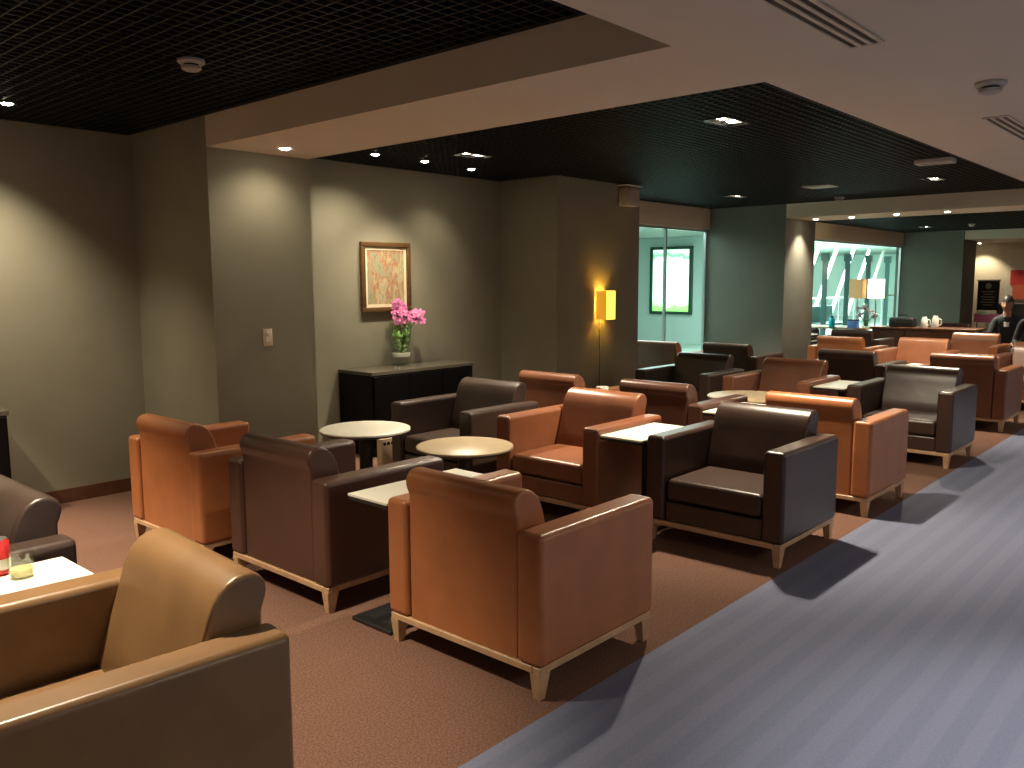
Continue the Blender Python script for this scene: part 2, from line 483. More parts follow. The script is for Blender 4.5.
def chair(x, y, face, mt, label, turn=0):
    """x: centre; y: centre; face: +1 looks to +x, -1 looks to -x"""
    global proto
    rz = (0 if face > 0 else PI)+math.radians(turn)
    if proto is None:
        proto = make_chair(label); r = proto
        r.location = (x, y, 0); r.rotation_euler = (0, 0, rz)
        for c in r.children:
            if c.name.split('.')[0] in LEATHER_PARTS:
                c.material_slots[0].link = 'OBJECT'; c.material_slots[0].material = mt
        return r
    return dup(proto, (x, y, 0), rz, label, None, {k: mt for k in LEATHER_PARTS})
# nearest pair, facing the near end of the room
chair(.82, 2.235, -1, L_TAN, 'olive-tan leather armchair cut off by the bottom left corner, nearest of all', -4)
chair(.75, 3.46, -1, L_DARK2, 'dark brown armchair at the left edge beyond the drinks table')
# first row with backs to us
chair(2.555, 2.250, 1, L_ORANGE, 'bright orange-tan armchair in the centre foreground, back to us, on the walkway edge')
chair(2.535, 3.48, 1, L_RED, 'reddish-brown armchair with its back to us, between two orange ones')
chair(2.48, 4.50, 1, L_ORANGE, 'orange-tan armchair nearest the left wall, its back to us')
# facing row
chair(4.46, 2.215, -1, L_DARK, 'espresso armchair facing us on the walkway edge, beside the white side table')
chair(4.42, 3.37, -1, L_RUST, 'orange-brown armchair facing us behind the sand-topped round table')
chair(4.38, 4.40, -1, L_DARK2, 'dark brown armchair facing us in front of the black console')
# second group
chair(5.73, 2.215, 1, L_ORANGE, 'orange-tan armchair right behind the espresso one on the walkway edge, its back to us')
chair(5.70, 3.39, 1, L_RED, 'dark reddish armchair with a rolled back, in line behind the orange-brown facing chair')
chair(5.68, 4.40, 1, L_BROWN, 'orange-brown armchair whose back top shows behind the dark chair by the console')
chair(7.57, 2.222, -1, L_DARK, 'black-brown armchair facing us farther along the walkway edge')
chair(7.52, 3.36, -1, L_BROWN, 'mid-brown armchair facing us in front of the cream-lit pillar')
chair(7.50, 4.32, -1, L_DARK2, 'dark armchair facing us in front of the glass wall, left of the mid-brown one')
# third group
chair(9.68, 2.285, 1, L_BROWN, 'brown armchair with a brightly lit top edge, back to us, at the far walkway edge')
chair(9.45, 3.36, 1, L_DARK2, 'dark armchair with a red-brown back crest, behind the low black side table')
chair(9.55, 4.83, 1, L_DARK2, 'dark armchair against the foot of the grey-green column, left of the pillar')
chair(9.35, 5.68, 1, L_BROWN, 'brown armchair with its back to us beside the glass wall')
chair(11.35, 3.30, -1, L_PINK, 'rosy tan armchair with a brightly lit back top, facing us')
chair(11.35, 1.98, -1, L_BROWN, 'rosy-brown armchair cut by the right edge of the picture, facing us')
# far groups
chair(12.9, 3.06, -1, L_ORANGE, 'bright orange armchair in front of the person in the dark shirt')
chair(11.6, 4.25, 1, L_ORANGE, 'small orange armchair beside the newspapers, right of the cream-lit pillar')
chair(13.25, 4.70, 1, L_DARK2, 'dark armchair just right of the small far orange one')
chair(13.55, 5.65, 1, L_DARK2, 'dark armchair by the window posts behind the newspapers')
chair(15.6, 4.1, -1, L_RED, 'red-brown armchair in front of the table with the black bag')
chair(15.2, 1.9, -1, L_BROWN, 'brown armchair at the far right behind the rosy-brown one')

# ------------------------------------------------------------------ tables
def round_table(x, y, topmat, label, r=.345, h=.53):
    t = thing('round_table', label, 'table', (x, y, 0), 0, 'round pedestal coffee tables')
    b = BM(); lathe(b, [(0, h-.004), (r-.006, h-.004), (r-.002, h-.002), (r, h-.006), (r, h-.012), (0, h-.012)][0:1]+[(0, h), (r-.006, h), (r, h-.004), (r, h-.014), (0, h-.014)][1:], n=64)
    obj('tabletop', b, topmat, t)
    b = BM(); lathe(b, [(0, h-.014), (r-.004, h-.014), (r-.004, h-.022), (r-.03, h-.032), (0, h-.032)], n=64)
    obj('top_edge', b, M_BLACK, t)
    b = BM(); lathe(b, [(0, h-.032), (.10, h-.032), (.10, h-.036), (.045, h-.05), (.042, .03), (.05, .02), (0, .02)], n=32)
    obj('pedestal', b, M_BLACK, t)
    b = BM(); lathe(b, [(0, .022), (.05, .022), (.20, .012), (.22, .008), (.22, 0), (0, 0)], n=48)
    obj('base', b, M_BLACK, t)
    return t
round_table(3.49, 4.45, M_TOP, 'round table with a brightly lit white top near the black console', .30)
round_table(3.50, 3.52, M_TOP2, 'round table with a sand-coloured top in the middle of the front group', .29)
round_table(6.62, 3.24, M_TOP2, 'sand-topped round table of the second group, behind the espresso chair')
def side_table(x, y, label, lx=.60, ly=.32, h=.58, top=None):
    t = thing('side_table', label, 'table', (x, y, 0), 0, 'slim rectangular side tables between chairs')
    b = BM(); bx(b, -lx/2, lx/2, -ly/2, ly/2, h-.012, h, .002, 1)
    obj('tabletop', b, top or M_TOP, t, smooth=False)
    b = BM(); bx(b, -lx/2+.003, lx/2-.003, -ly/2+.003, ly/2-.003, h-.028, h-.012)
    obj('top_edge', b, M_BLACK, t, smooth=False)
    b = BM(); bx(b, -.03, .03, -.022, .022, .018, h-.028, .003, 1)
    obj('post', b, M_BLACK, t, smooth=False)
    b = BM(); bx(b, -lx/2+.004, lx/2-.1, -ly/2, ly/2, 0, .018, .003, 1)
    obj('base', b, M_BLACK, t, smooth=False)
    return t
side_table(2.54, 2.822, 'white-topped slim table between the reddish-brown and the orange foreground armchairs', .66, .265)
side_table(4.37, 2.80, 'white-topped slim table between the orange-brown and espresso facing armchairs', .6, .29)
side_table(.775, 2.835, 'brightly lit white slim table with glass and red box in the bottom left', .54, .31)
side_table(5.60, 2.80, 'slim white table half hidden behind the espresso armchair', .6, .29)
side_table(5.66, 3.893, 'slim white table with a white cup, behind the orange-brown facing armchair', .5, .14)
side_table(7.50, 2.79, 'slim table with a dull dark top left of the black-brown facing armchair', .60, .27)
side_table(9.6, 2.823, 'slim white table beside the brown armchair near the right edge', .6, .2)
side_table(11.3, 2.68, 'slim table with dark leaflets beside the rosy tan armchair', .6, .4)
side_table(12.75, 5.35, 'black-based slim table piled with newspapers right of the cream-lit pillar', .6, .4)

# ------------------------------------------------------------------ consoles
def console(x0, x1, y0, y1, h, label):
    t = thing('console_cabinet', label, 'cabinet', ((x0+x1)/2, (y0+y1)/2, 0), 0, 'black console cabinets by the wall')
    dx, dy = (x1-x0)/2, (y1-y0)/2
    b = BM(); bx(b, -dx+.01, dx-.01, -dy+.01, dy, 0.06, h-.03); bx(b, -dx+.03, dx-.03, -dy+.04, dy, 0, .06)
    obj('body', b, M_BLACKWOOD, t, smooth=False)
    b = BM(); bx(b, -dx, dx, -dy, dy, h-.03, h, .002, 1)
    obj('top', b, M_CONSOLETOP, t, smooth=False)
    n = 3; wd = (2*dx-.04)/n
    for i in range(n):
        b = BM(); xa = -dx+.02+i*wd
        bx(b, xa+.003, xa+wd-.003, -dy-.006, -dy+.01, .08, h-.04, .002, 1)
        d = obj('door', b, M_BLACKWOOD, t, smooth=False)
    return t
console(4.49, 5.72, 5.62, 6.09, .735, 'black console cabinet under the framed painting, with the orchid vase on it')
console(.55, 1.73, 5.65, 6.07, .735, 'black cabinet edge against the left wall at the left side of the picture')

# ------------------------------------------------------------------ painting
def painting():
    t = thing('framed_painting', 'gilt-framed abstract painting hanging on the wall above the black console', 'painting', (5.05, 6.095, 1.54))
    W, H, F = .29, .318, .045
    b = BM()
    for q in ((-W, W, H-F, H), (-W, W, -H, -H+F), (-W, -W+F, -H+F, H-F), (W-F, W, -H+F, H-F)):
        bx(b, q[0], q[1], -.035, 0, q[2], q[3], .008, 2)
    obj('frame', b, mat('aged_gilt_wood', (.15, .080, .030), .35, metal=.3, noise=.2), t)
    b = BM(); f = .028; w2, h2 = W-F, H-F
    for q in ((-w2, w2, h2-f, h2), (-w2, w2, -h2, -h2+f), (-w2, -w2+f, -h2+f, h2-f), (w2-f, w2, -h2+f, h2-f)):
        bx(b, q[0], q[1], -.016, -.004, q[2], q[3])
    obj('mat_board', b, mat('cream_mount', (.78, .70, .48), .7), t, smooth=False)
    # canvas with generic abstract patches
    m = bpy.data.materials.new('abstract_canvas'); m.use_nodes = True
    nt = m.node_tree; bs = nt.nodes['Principled BSDF']; bs.inputs['Roughness'].default_value = .5
    tc = nt.nodes.new('ShaderNodeTexCoord')
    mp = nt.nodes.new('ShaderNodeMapping'); mp.inputs['Scale'].default_value = (9, 1, 4)
    n = nt.nodes.new('ShaderNodeTexNoise'); n.inputs['Scale'].default_value = 1; n.inputs['Detail'].default_value = 4; n.inputs['Roughness'].default_value = .65
    nt.links.new(tc.outputs['Object'], mp.inputs[0]); nt.links.new(mp.outputs[0], n.inputs['Vector'])
    r = nt.nodes.new('ShaderNodeValToRGB'); el = r.color_ramp.elements
    el[0].position = .30; el[0].color = (.09, .11, .07, 1); el[1].position = .74; el[1].color = (.55, .47, .28, 1)
    for p, c in ((.40, (.30, .32, .20, 1)), (.46, (.36, .33, .20, 1)), (.50, (.40, .15, .08, 1)), (.54, (.42, .34, .20, 1)), (.60, (.50, .43, .25, 1)), (.66, (.30, .30, .2, 1))):
        e = el.new(p); e.color = c
    nt.links.new(n.outputs['Fac'], r.inputs['Fac']); nt.links.new(r.outputs['Color'], bs.inputs['Base Color'])
    b = BM(); bx(b, -w2+f, w2-f, -.010, -.004, -h2+f, h2-f)
    obj('canvas', b, m, t, smooth=False)
painting()

# ------------------------------------------------------------------ vase with orchids
def vase():
    V = (5.10, 5.95, .735)
    t = thing('orchid_vase', 'clear glass vase of pink orchids and green leaves on the black console', 'vase', V)
    b = BM(); lathe(b, [(0, 0), (.085, 0), (.090, .006), (.100, .30), (.108, .39), (.103, .39), (.095, .30), (.084, .08), (0, .08)], n=40)
    obj('glass', b, M_CLEAR, t)
    b = BM(); lathe(b, [(0, .081), (.083, .081), (.086, .112), (0, .115)], n=32)
    obj('white_pebbles', b, mat('white_pebbles', (.75, .74, .66), .6, bump=.8, bscale=70), t)
    b = BM()
    rnd = random.Random(3)
    heads = []
    for k in range(7):
        a = rnd.uniform(0, 2*PI)
        top = Vector((-.05+k*.040, rnd.uniform(-.05, .05), .46+.10*math.sin(k*.9)+rnd.uniform(-.01, .03)))
        if k >= 5: top = Vector((.17+.08*(k-5), -.03, .46-.01*(k-5)))
        base = Vector((.02*math.cos(a), .02*math.sin(a), .115))
        mid = Vector((top.x*.35, top.y*.5, .32))
        tube(b, [base, (base+mid)/2, mid, (mid*2+top*3)/5+Vector((0, 0, .02)), top], .004, 6)
        heads.append(top)
    obj('stems', b, mat('green_stem', (.10, .24, .04), .5), t)
    b = BM()
    for k in range(44):
        a = rnd.uniform(0, 2*PI); z0 = rnd.uniform(.11, .27); ln = rnd.uniform(.08, .15); wd = rnd.uniform(.014, .024)
        d = Vector((math.cos(a), math.sin(a), 0)); sd = Vector((-d.y, d.x, 0))
        p0 = Vector((0, 0, z0)); rows = []
        for i in range(6):
            s = i/5
            p = p0+d*(.010+.070*math.sin(s*2.4))+Vector((0, 0, ln*s))
            wv = wd*math.sin(PI*min(.98, max(.05, s*.9+.08)))
            rows.append([b.verts.new(p-sd*wv), b.verts.new(p+d*.004), b.verts.new(p+sd*wv)])
        for r0, r1 in zip(rows[:-1], rows[1:]):
            for j in (0, 1): b.faces.new((r0[j], r0[j+1], r1[j+1], r1[j]))
    obj('leaves', b, mat('orchid_leaf', (.20, .42, .10), .4, noise=.7, nscale=30), t)
    pm = mat('pink_petal', (.72, .20, .46), .5, noise=.5, nscale=40)
    for h in heads:
        for q in range(4 if h.x < .15 else 3):
            c = h+Vector((rnd.uniform(-.035, .035), rnd.uniform(-.035, .035), rnd.uniform(-.06, .035)))
            b = BM()
            nrm = Vector((rnd.uniform(-.7, .4), -1, rnd.uniform(-.2, .7))).normalized()
            ax = nrm.orthogonal().normalized(); ay = nrm.cross(ax)
            for k in range(5):
                a = 2*PI*k/5+rnd.uniform(-.2, .2); R = rnd.uniform(.040, .052)
                dd = ax*math.cos(a)+ay*math.sin(a); ss = nrm.cross(dd)
                vs = [b.verts.new(c), b.verts.new(c+dd*R*.45+ss*R*.38+nrm*.006), b.verts.new(c+dd*R*.85+ss*R*.30+nrm*.004),
                      b.verts.new(c+dd*R-nrm*.002), b.verts.new(c+dd*R*.85-ss*R*.30+nrm*.004), b.verts.new(c+dd*R*.45-ss*R*.38+nrm*.006)]
                b.faces.new(vs)
            s = bmesh.new(); bmesh.ops.create_icosphere(s, subdivisions=1, radius=.008)
            for v in s.verts: v.co += c+nrm*.008
            join(b, s, 1)
            obj('flower', b, [pm, M_PETALC], t)
M_PETALC = mat('pale_petal_centre', (.85, .55, .70), .5)
vase()

# ------------------------------------------------------------------ wall fittings
def sconce():
    x, y, z = 7.34, 5.33, 1.245
    t = thing('wall_sconce', 'glowing yellow fabric wall lamp on the second column', 'wall lamp', (x, y, z))
    ms = mat('yellow_lamp_shade', (.95, .75, .12), .8, emit=(1, .72, .07), estr=1.1)
    b = BM()
    # open-ended half-box shade standing off the wall
    w2, d, h = .078, .15, .150; tk = .003
    bx(b, -w2, w2, -d, -d+tk, -h, h)
    bx(b, -w2, -w2+tk, -d+tk, -.012, -h, h, 0, 2, 1); bx(b, w2-tk, w2, -d+tk, -.012, -h, h, 0, 2, 1)
    obj('lamp_shade', b, [ms, mat('amber_shade_side', (.9, .5, .08), .8, emit=(1, .42, .03), estr=.28)], t, smooth=False)
    b = BM(); bx(b, -.04, .04, -.012, 0, -.06, .06, .003, 1); tube(b, [(0, -.01, 0), (0, -.05, 0)], .008)
    obj('bracket', b, M_CHROME, t, smooth=False)
    b = BM(); lathe(b, [(0, .05), (.018, .045), (.024, .02), (.016, -.02), (.012, -.04), (0, -.04)], (0, -.06), n=16)
    obj('bulb', b, mat('warm_bulb', (1, .9, .6), .5, emit=(1, .72, .22), estr=12), t)
    l = bpy.data.lights.new('sconce_light', 'POINT'); l.energy = 2.0; l.color = (1, .68, .14); l.shadow_soft_size = .02
    for zz in (.055,):
        o = bpy.data.objects.new('sconce_light', l); COL.objects.link(o); o.parent = t; o.location = (0, -.06, zz)
    l2 = bpy.data.lights.new('sconce_light', 'POINT'); l2.energy = .9; l2.color = (1, .68, .14); l2.shadow_soft_size = .02
    o = bpy.data.objects.new('sconce_light', l2); COL.objects.link(o); o.parent = t; o.location = (0, -.06, -.06)
    b = BM(); tube(b, [(-.01, -.012, -.06), (-.01, -.008, -.3), (.005, -.006, -.6), (0, -.006, -.95)], .0025, 6)
    obj('cord', b, M_BLACK, t)
sconce()

def wall_switch():
    t = thing('wall_switch', 'small cream switch plate on the column left of the painting', 'switch', (3.135, 5.03, 1.13))
    b = BM(); bx(b, -.036, .036, -.010, 0, -.058, .058, .004, 2); obj('plate', b, M_CREAM, t)
    b = BM(); bx(b, -.018, .018, -.016, -.008, -.03, .004, .002, 1); obj('rocker', b, M_WHITE, t)
    b = BM(); lathe(b, [(0, 0), (.016, 0), (.014, .008), (0, .010)], n=20)
    k = obj('dial', b, M_WHITE, t, loc=(0, -.009, .028), rot=(PI/2, 0, 0))
wall_switch()

def hung_unit():
    t = thing('ceiling_speaker_box', 'small slatted beige box hung on the second column just under the black ceiling', 'speaker', (7.78, 5.33, 2.40))
    b = BM(); bx(b, -.12, .12, -.12, -.01, -.10, .085, .006, 2); obj('body', b, M_GREYWHITE, t)
    b = BM()
    for i in range(6): bx(b, -.10, .10, -.126, -.118, -.085+i*.026, -.072+i*.026)
    obj('grille', b, M_CREAM, t, smooth=False)
    b = BM(); bx(b, -.15, .15, -.14, 0, .108, .118); bx(b, -.01, .01, -.05, -.03, .08, .11); obj('bracket', b, M_WHITE, t, smooth=False)
hung_unit()

def smoke(x, y, z, label):
    t = thing('smoke_detector', label, 'smoke detector', (x, y, z), 0, 'round smoke detectors')
    b = BM(); lathe(b, [(0, 0), (.062, 0), (.062, -.012), (.052, -.020), (0, -.020)], n=32); obj('base', b, M_GREYWHITE, t)
    b = BM(); lathe(b, [(.034, -.020), (.034, -.030), (0, -.030)], n=24); obj('vent_ring', b, M_BLACK, t)
    b = BM(); lathe(b, [(0, -.030), (.046, -.030), (.044, -.042), (.03, -.050), (0, -.052)], n=32); obj('cover', b, M_GREYWHITE, t)
smoke(2.05, 3.842, ZB, 'smoke detector on the black grid ceiling at the upper left')
smoke(4.179, .974, ZS, 'smoke detector on the beige soffit at the upper right')
smoke(10.80, 4.15, ZB, 'distant smoke detector on the black grid close to the far beam')
smoke(17.7, 4.3, ZB, 'farthest smoke detector, in the dark ceiling beyond the far beam')

def slot(x0, x1, y0, y1, label):
    t = thing('slot_diffuser', label, 'air vent', ((x0+x1)/2, (y0+y1)/2, ZS), 0, 'long slot air diffusers')
    dx, dy = (x1-x0)/2, (y1-y0)/2
    b = BM()
    bx(b, -dx, dx, -dy, dy, -.004, .002)
    obj('slot_bed', b, M_BLACK, t, smooth=False)
    b = BM()
    for k in range(4):
        y = -dy+k*(2*dy)/3
        bx(b, -dx-.006, dx+.006, y-.007, y+.007, -.009, -.003)
    bx(b, -dx-.012, -dx, -dy, dy, -.009, -.003); bx(b, dx, dx+.012, -dy, dy, -.009, -.003)
    obj('louvre_rails', b, M_SOFFIT, t, smooth=False)
slot(.9, 3.19, 1.10, 1.215, 'long slot air vent in the beige soffit at the top centre-right')
slot(5.06, 7.2, 1.09, 1.205, 'slot air vent in the beige soffit at the right edge')

def ceiling_unit(x, y, sx, sy, m, label, d=.04):
    t = thing('ceiling_access_box', label, 'ceiling unit', (x, y, ZB))
    b = BM(); bx(b, -sx/2, sx/2, -sy/2, sy/2, -d, 0, .006, 2); obj('body', b, m, t)
    b = BM(); bx(b, -sx/2+.03, sx/2-.03, -sy/2+.03, sy/2-.03, -d-.004, -d+.001); obj('cover', b, M_GREYWHITE, t, smooth=False)
ceiling_unit(8.0, 2.26, .16, .30, M_WHITE, 'pale emergency light box on the black grid near the beige soffit edge')
ceiling_unit(9.366, 3.82, .30, .30, M_GREYWHITE, 'flat grey panel in the black grid at the middle of the second bay', .012)

def outlet_post():
    t = thing('power_outlet_box', 'beige power outlet box with black sockets behind the white round table', 'power outlet', (4.10, 4.98, 0))
    b = BM(); bx(b, -.065, .065, -.03, .03, 0, .31, .004, 2); obj('body', b, M_CREAM, t)
    for i in range(3):
        b = BM(); bx(b, -.052+i*.038, -.026+i*.038, -.034, -.029, .26, .285, .002, 1); obj('socket', b, M_BLACK, t, smooth=False)
outlet_post()

# ------------------------------------------------------------------ small things
def tumbler(x, y, z):
    t = thing('drinking_glass', 'clear drinking glass on the bright side table at the bottom left', 'glass', (x, y, z))
    b = BM(); lathe(b, [(0, 0), (.034, 0), (.040, .085), (.0375, .085), (.032, .008), (0, .008)], n=36)
    obj('tumbler', b, M_CLEAR, t)
    b = BM(); lathe(b, [(0, .009), (.031, .009), (.0325, .03), (0, .03)], n=30)
    obj('drink', b, mat('pale_yellow_drink', (.8, .75, .3), .2, trans=.6), t)
tumbler(.88, 2.87, .58)
def redbox():
    t = thing('drink_can', 'red and white can beside the glass at the left picture edge', 'can', (.845, 2.95, .58))
    b = BM(); lathe(b, [(0, 0), (.024, 0), (.030, .008), (.030, .105), (.024, .115), (0, .113)], n=32); obj('body', b, mat('red_enamel', (.55, .03, .03), .3), t)
    b = BM(); lathe(b, [(.0303, .02), (.0306, .024), (.0306, .05), (.0303, .054)], n=32); obj('white_band', b, M_WHITE, t)
    b = BM(); lathe(b, [(0, .1145), (.022, .1155), (.024, .1165), (.025, .1155)], n=32); obj('rim', b, M_CHROME, t)
redbox()
def cup(x, y, z, label, s=1):
    t = thing('white_cup', label, 'cup', (x, y, z), 0)
    b = BM(); lathe(b, [(0, 0), (.022*s, 0), (.03*s, .01*s), (.041*s, .05*s), (.043*s, .075*s), (.040*s, .075*s), (.037*s, .05*s), (.02*s, .008*s), (0, .008*s)], n=28); obj('bowl', b, M_WHITE, t)
    b = BM(); tube(b, [Vector((.038*s, 0, .06*s)), Vector((.062*s, 0, .058*s)), Vector((.064*s, 0, .035*s)), Vector((.035*s, 0, .025*s))], .005*s, 6); obj('handle', b, M_WHITE, t)
cup(5.455, 3.925, .58, 'white cup peeping over the back of the orange-brown facing armchair', 1.1)

# far tables: dark counter with jugs, bag, flowers
def far_counter():
    t = thing('serving_counter', 'dark mahogany counter in front of the farthest grey-green column', 'counter', (14.3, 4.03, 0))
    b = BM(); bx(b, -.25, .25, -.75, .75, 0, .72); obj('body', b, M_WOODTRIM, t, smooth=False)
    b = BM(); bx(b, -.28, .28, -.78, .78, .72, .75, .003, 1); obj('top', b, M_WOODTRIM, t, smooth=False)
    for i in range(3):
        b = BM(); bx(b, -.262, -.248, -.72+i*.49, -.26+i*.49, .08, .70, .003, 1); d = obj('door', b, M_WOODTRIM, t, smooth=False)
        b = BM(); bx(b, -.275, -.262, -.30+i*.49, -.28+i*.49, .4, .5); obj('handle', b, M_CHROME, d, smooth=False)
far_counter()
def jug(x, y, z, label, h=.17):
    t = thing('white_jug', label, 'jug', (x, y, z), 0, 'white jugs on the far mahogany counter')
    b = BM(); lathe(b, [(0, 0), (.045, 0), (.05, .02), (.05, h*.7), (.035, h*.9), (.035, h), (0, h)], n=24); obj('body', b, M_WHITE, t)
    b = BM(); tube(b, [(0, -.045, h*.75), (0, -.085, h*.7), (0, -.085, h*.3), (0, -.048, h*.2)], .008, 6); obj('handle', b, M_WHITE, t)
jug(14.2, 4.04, .75, 'left one of the two white jugs on the far counter')
jug(14.2, 3.88, .75, 'right one of the two white jugs on the far counter', .19)
def bag():
    t = thing('black_bag', 'black bag lying on the far mahogany counter, left of the white jugs', 'bag', (14.2, 4.36, .75))
    b = BM(); bx(b, -.1, .1, -.19, .19, 0, .15, .03, 3); obj('body', b, M_BLACK, t)
    b = BM(); tube(b, [(0, -.08, .14), (0, -.06, .19), (0, .06, .19), (0, .08, .14)], .008, 6); obj('handle', b, M_BLACK, t)
bag()
def far_table(x, y, sx, sy, h, label):
    t = thing('dining_table', label, 'table', (x, y, 0))
    b = BM(); bx(b, -sx/2, sx/2, -sy/2, sy/2, h-.03, h, .004, 1); obj('tabletop', b, M_OAK, t, smooth=False)
    for i in (-1, 1):
        for j in (-1, 1):
            b = BM(); bx(b, i*(sx/2-.05)-.025, i*(sx/2-.05)+.025, j*(sy/2-.05)-.025, j*(sy/2-.05)+.025, 0, h-.03); obj('leg', b, M_WOODTRIM, t, smooth=False)
far_table(14.35, 5.45, .7, 1.2, .72, 'oak-topped table with the blue box and the white flowers at the far window')
def bouquet():
    t = thing('flower_arrangement', 'pale white flower arrangement in a glass pot at the far window', 'flowers', (14.1, 4.90, .72))
    b = BM(); lathe(b, [(0, 0), (.06, 0), (.08, .12), (.075, .12), (.055, .01), (0, .01)], n=24); obj('pot', b, M_CLEAR, t)
    b = BM(); rnd = random.Random(5)
    ends = []
    for k in range(12):
        e = Vector((rnd.uniform(-.12, .12), rnd.uniform(-.15, .15), rnd.uniform(.18, .36))); ends.append(e)
        tube(b, [(0, 0, .02), (e.x*.3, e.y*.3, .12), e], .004, 5)
    obj('stems', b, mat('dull_stem', (.12, .2, .08), .6), t)
    wm = mat('white_petal', (.78, .76, .80), .6)
    for e in ends:
        b = BM()
        for k in range(6):
            s = bmesh.new(); bmesh.ops.create_icosphere(s, subdivisions=1, radius=.024)
            off = Vector((rnd.uniform(-.025, .025), rnd.uniform(-.025, .025), rnd.uniform(-.02, .02)))
            for v in s.verts: v.co += e+off
            join(b, s)
        obj('bloom', b, wm, t)
bouquet()
def bluebox():
    t = thing('blue_box', 'light blue box beside the white flowers at the far window', 'box', (13.9, 5.03, .72))
    b = BM(); bx(b, -.06, .06, -.075, .075, 0, .14, .008, 2); obj('body', b, mat('light_blue_card', (.16, .34, .80), .5), t)
    b = BM(); bx(b, -.062, .062, -.077, .077, .12, .145, .006, 1); obj('lid', b, M_BLACK, t)
bluebox()
def bottle():
    t = thing('turquoise_bottle', 'turquoise bottle standing left of the light blue box', 'bottle', (14.0, 5.42, .72))
    b = BM(); lathe(b, [(0, 0), (.045, 0), (.05, .02), (.05, .12), (.03, .155), (.02, .16), (0, .16)], n=24); obj('body', b, mat('turquoise_plastic', (.02, .55, .62), .3), t)
    b = BM(); lathe(b, [(0, .16), (.024, .16), (.024, .19), (0, .19)], n=20); obj('cap', b, mat('deep_blue_plastic', (.02, .12, .35), .4), t)
bottle()
# newspapers on the table right of the pillar
def papers():
    G = 'newspapers on the table by the pillar'
    for i, (m, lb) in enumerate(((M_BLACK, 'black folder under the newspapers by the pillar'), (M_WHITE, 'white newspaper lying topmost on the black folder by the pillar'))):
        b = BM(); bx(b, -.18, .18, -.15, .15, 0, .05 if i == 0 else .03, .008, 2)
        for v in b.verts:
            v.co.z += .02*math.sin(v.co.y*14+i)*(v.co.z > .02)
        o = obj('newspaper' if i else 'folder', b, m, None, (12.75, 5.35, .58+i*.075)); tag(o, lb, 'newspaper' if i else 'folder', G if i else None)
papers()
# floor lamps with rectangular shades at the window
def shade_lamp(x, y, label, em, col):
    t = thing('floor_lamp', label, 'lamp', (x, y, 0), 0, 'rectangular shaded lamps at the far window')
    ms = mat('glowing_shade', col, .8, emit=col, estr=em)
    b = BM(); w2, h0, h1 = .105, 1.18, 1.51
    for q in ((-w2, w2, -w2, -w2+.006), (-w2, w2, w2-.006, w2), (-w2, -w2+.006, -w2, w2), (w2-.006, w2, -w2, w2)): bx(b, *q, h0, h1)
    obj('lamp_shade', b, ms, t, smooth=False)
    b = BM(); lathe(b, [(0, 0), (.13, 0), (.13, .02), (.014, .04), (.012, 1.38), (0, 1.38)], n=20); obj('stand', b, M_CHROME, t)
    l = bpy.data.lights.new('lamp_light', 'POINT'); l.energy = 5; l.color = (1, .8, .5); l.shadow_soft_size = .05
    o = bpy.data.objects.new('lamp_light', l); COL.objects.link(o); o.parent = t; o.location = (0, 0, 1.36)
shade_lamp(15.07, 5.40, 'left lamp with a tan rectangular shade at the far window', .10, (.60, .38, .17))
shade_lamp(15.16, 5.12, 'right lamp with a glowing white rectangular shade at the far window', .75, (1, .90, .68))

# ------------------------------------------------------------------ concourse things seen through glass
def lightbox():
    c = Vector((17.66, 10.72, 1.50))
    t = thing('poster_lightbox', 'backlit poster in a dark green frame behind the glass wall', 'poster', c)
    H, W = .73, .50
    m = bpy.data.materials.new('backlit_poster'); m.use_nodes = True
    nt = m.node_tree; b0 = nt.nodes['Principled BSDF']
    tc = nt.nodes.new('ShaderNodeTexCoord'); sp = nt.nodes.new('ShaderNodeSeparateXYZ'); nt.links.new(tc.outputs['Object'], sp.inputs[0])
    n = nt.nodes.new('ShaderNodeTexNoise'); n.inputs['Scale'].default_value = 3.2; nt.links.new(tc.outputs['Object'], n.inputs['Vector'])
    ad = nt.nodes.new('ShaderNodeMath'); ad.operation = 'MULTIPLY_ADD'; ad.inputs[1].default_value = .5; nt.links.new(n.outputs['Fac'], ad.inputs[0]); nt.links.new(sp.outputs['Z'], ad.inputs[2])
    r = nt.nodes.new('ShaderNodeValToRGB'); mr = nt.nodes.new('ShaderNodeMapRange'); mr.inputs[1].default_value = -.6; mr.inputs[2].default_value = 1.1
    nt.links.new(ad.outputs[0], mr.inputs[0]); nt.links.new(mr.outputs[0], r.inputs['Fac'])
    el = r.color_ramp.elements; el[0].position = .12; el[0].color = (.25, .75, .15, 1); el[1].position = .2; el[1].color = (.8, .98, .8, 1)
    e = el.new(.78); e.color = (.85, 1, .92, 1); e = el.new(.84); e.color = (.10, .35, .16, 1); e = el.new(.9); e.color = (.5, .85, .6, 1)
    nt.links.new(r.outputs['Color'], b0.inputs['Emission Color']); b0.inputs['Emission Strength'].default_value = 1.25
    nt.links.new(r.outputs['Color'], b0.inputs['Base Color'])
    b = BM(); bx(b, -.02, 0, -W, W, -H, H); obj('poster_sheet', b, m, t, smooth=False)
    b = BM(); f = .07
    for q in ((-W-f, W+f, H, H+f), (-W-f, W+f, -H-f, -H), (-W-f, -W, -H, H), (W, W+f, -H, H)):
        bx(b, -.06, .03, q[0], q[1], q[2], q[3], .005, 1)
    obj('frame', b, mat('dark_green_frame', (.02, .07, .045), .4), t, smooth=False)
lightbox()
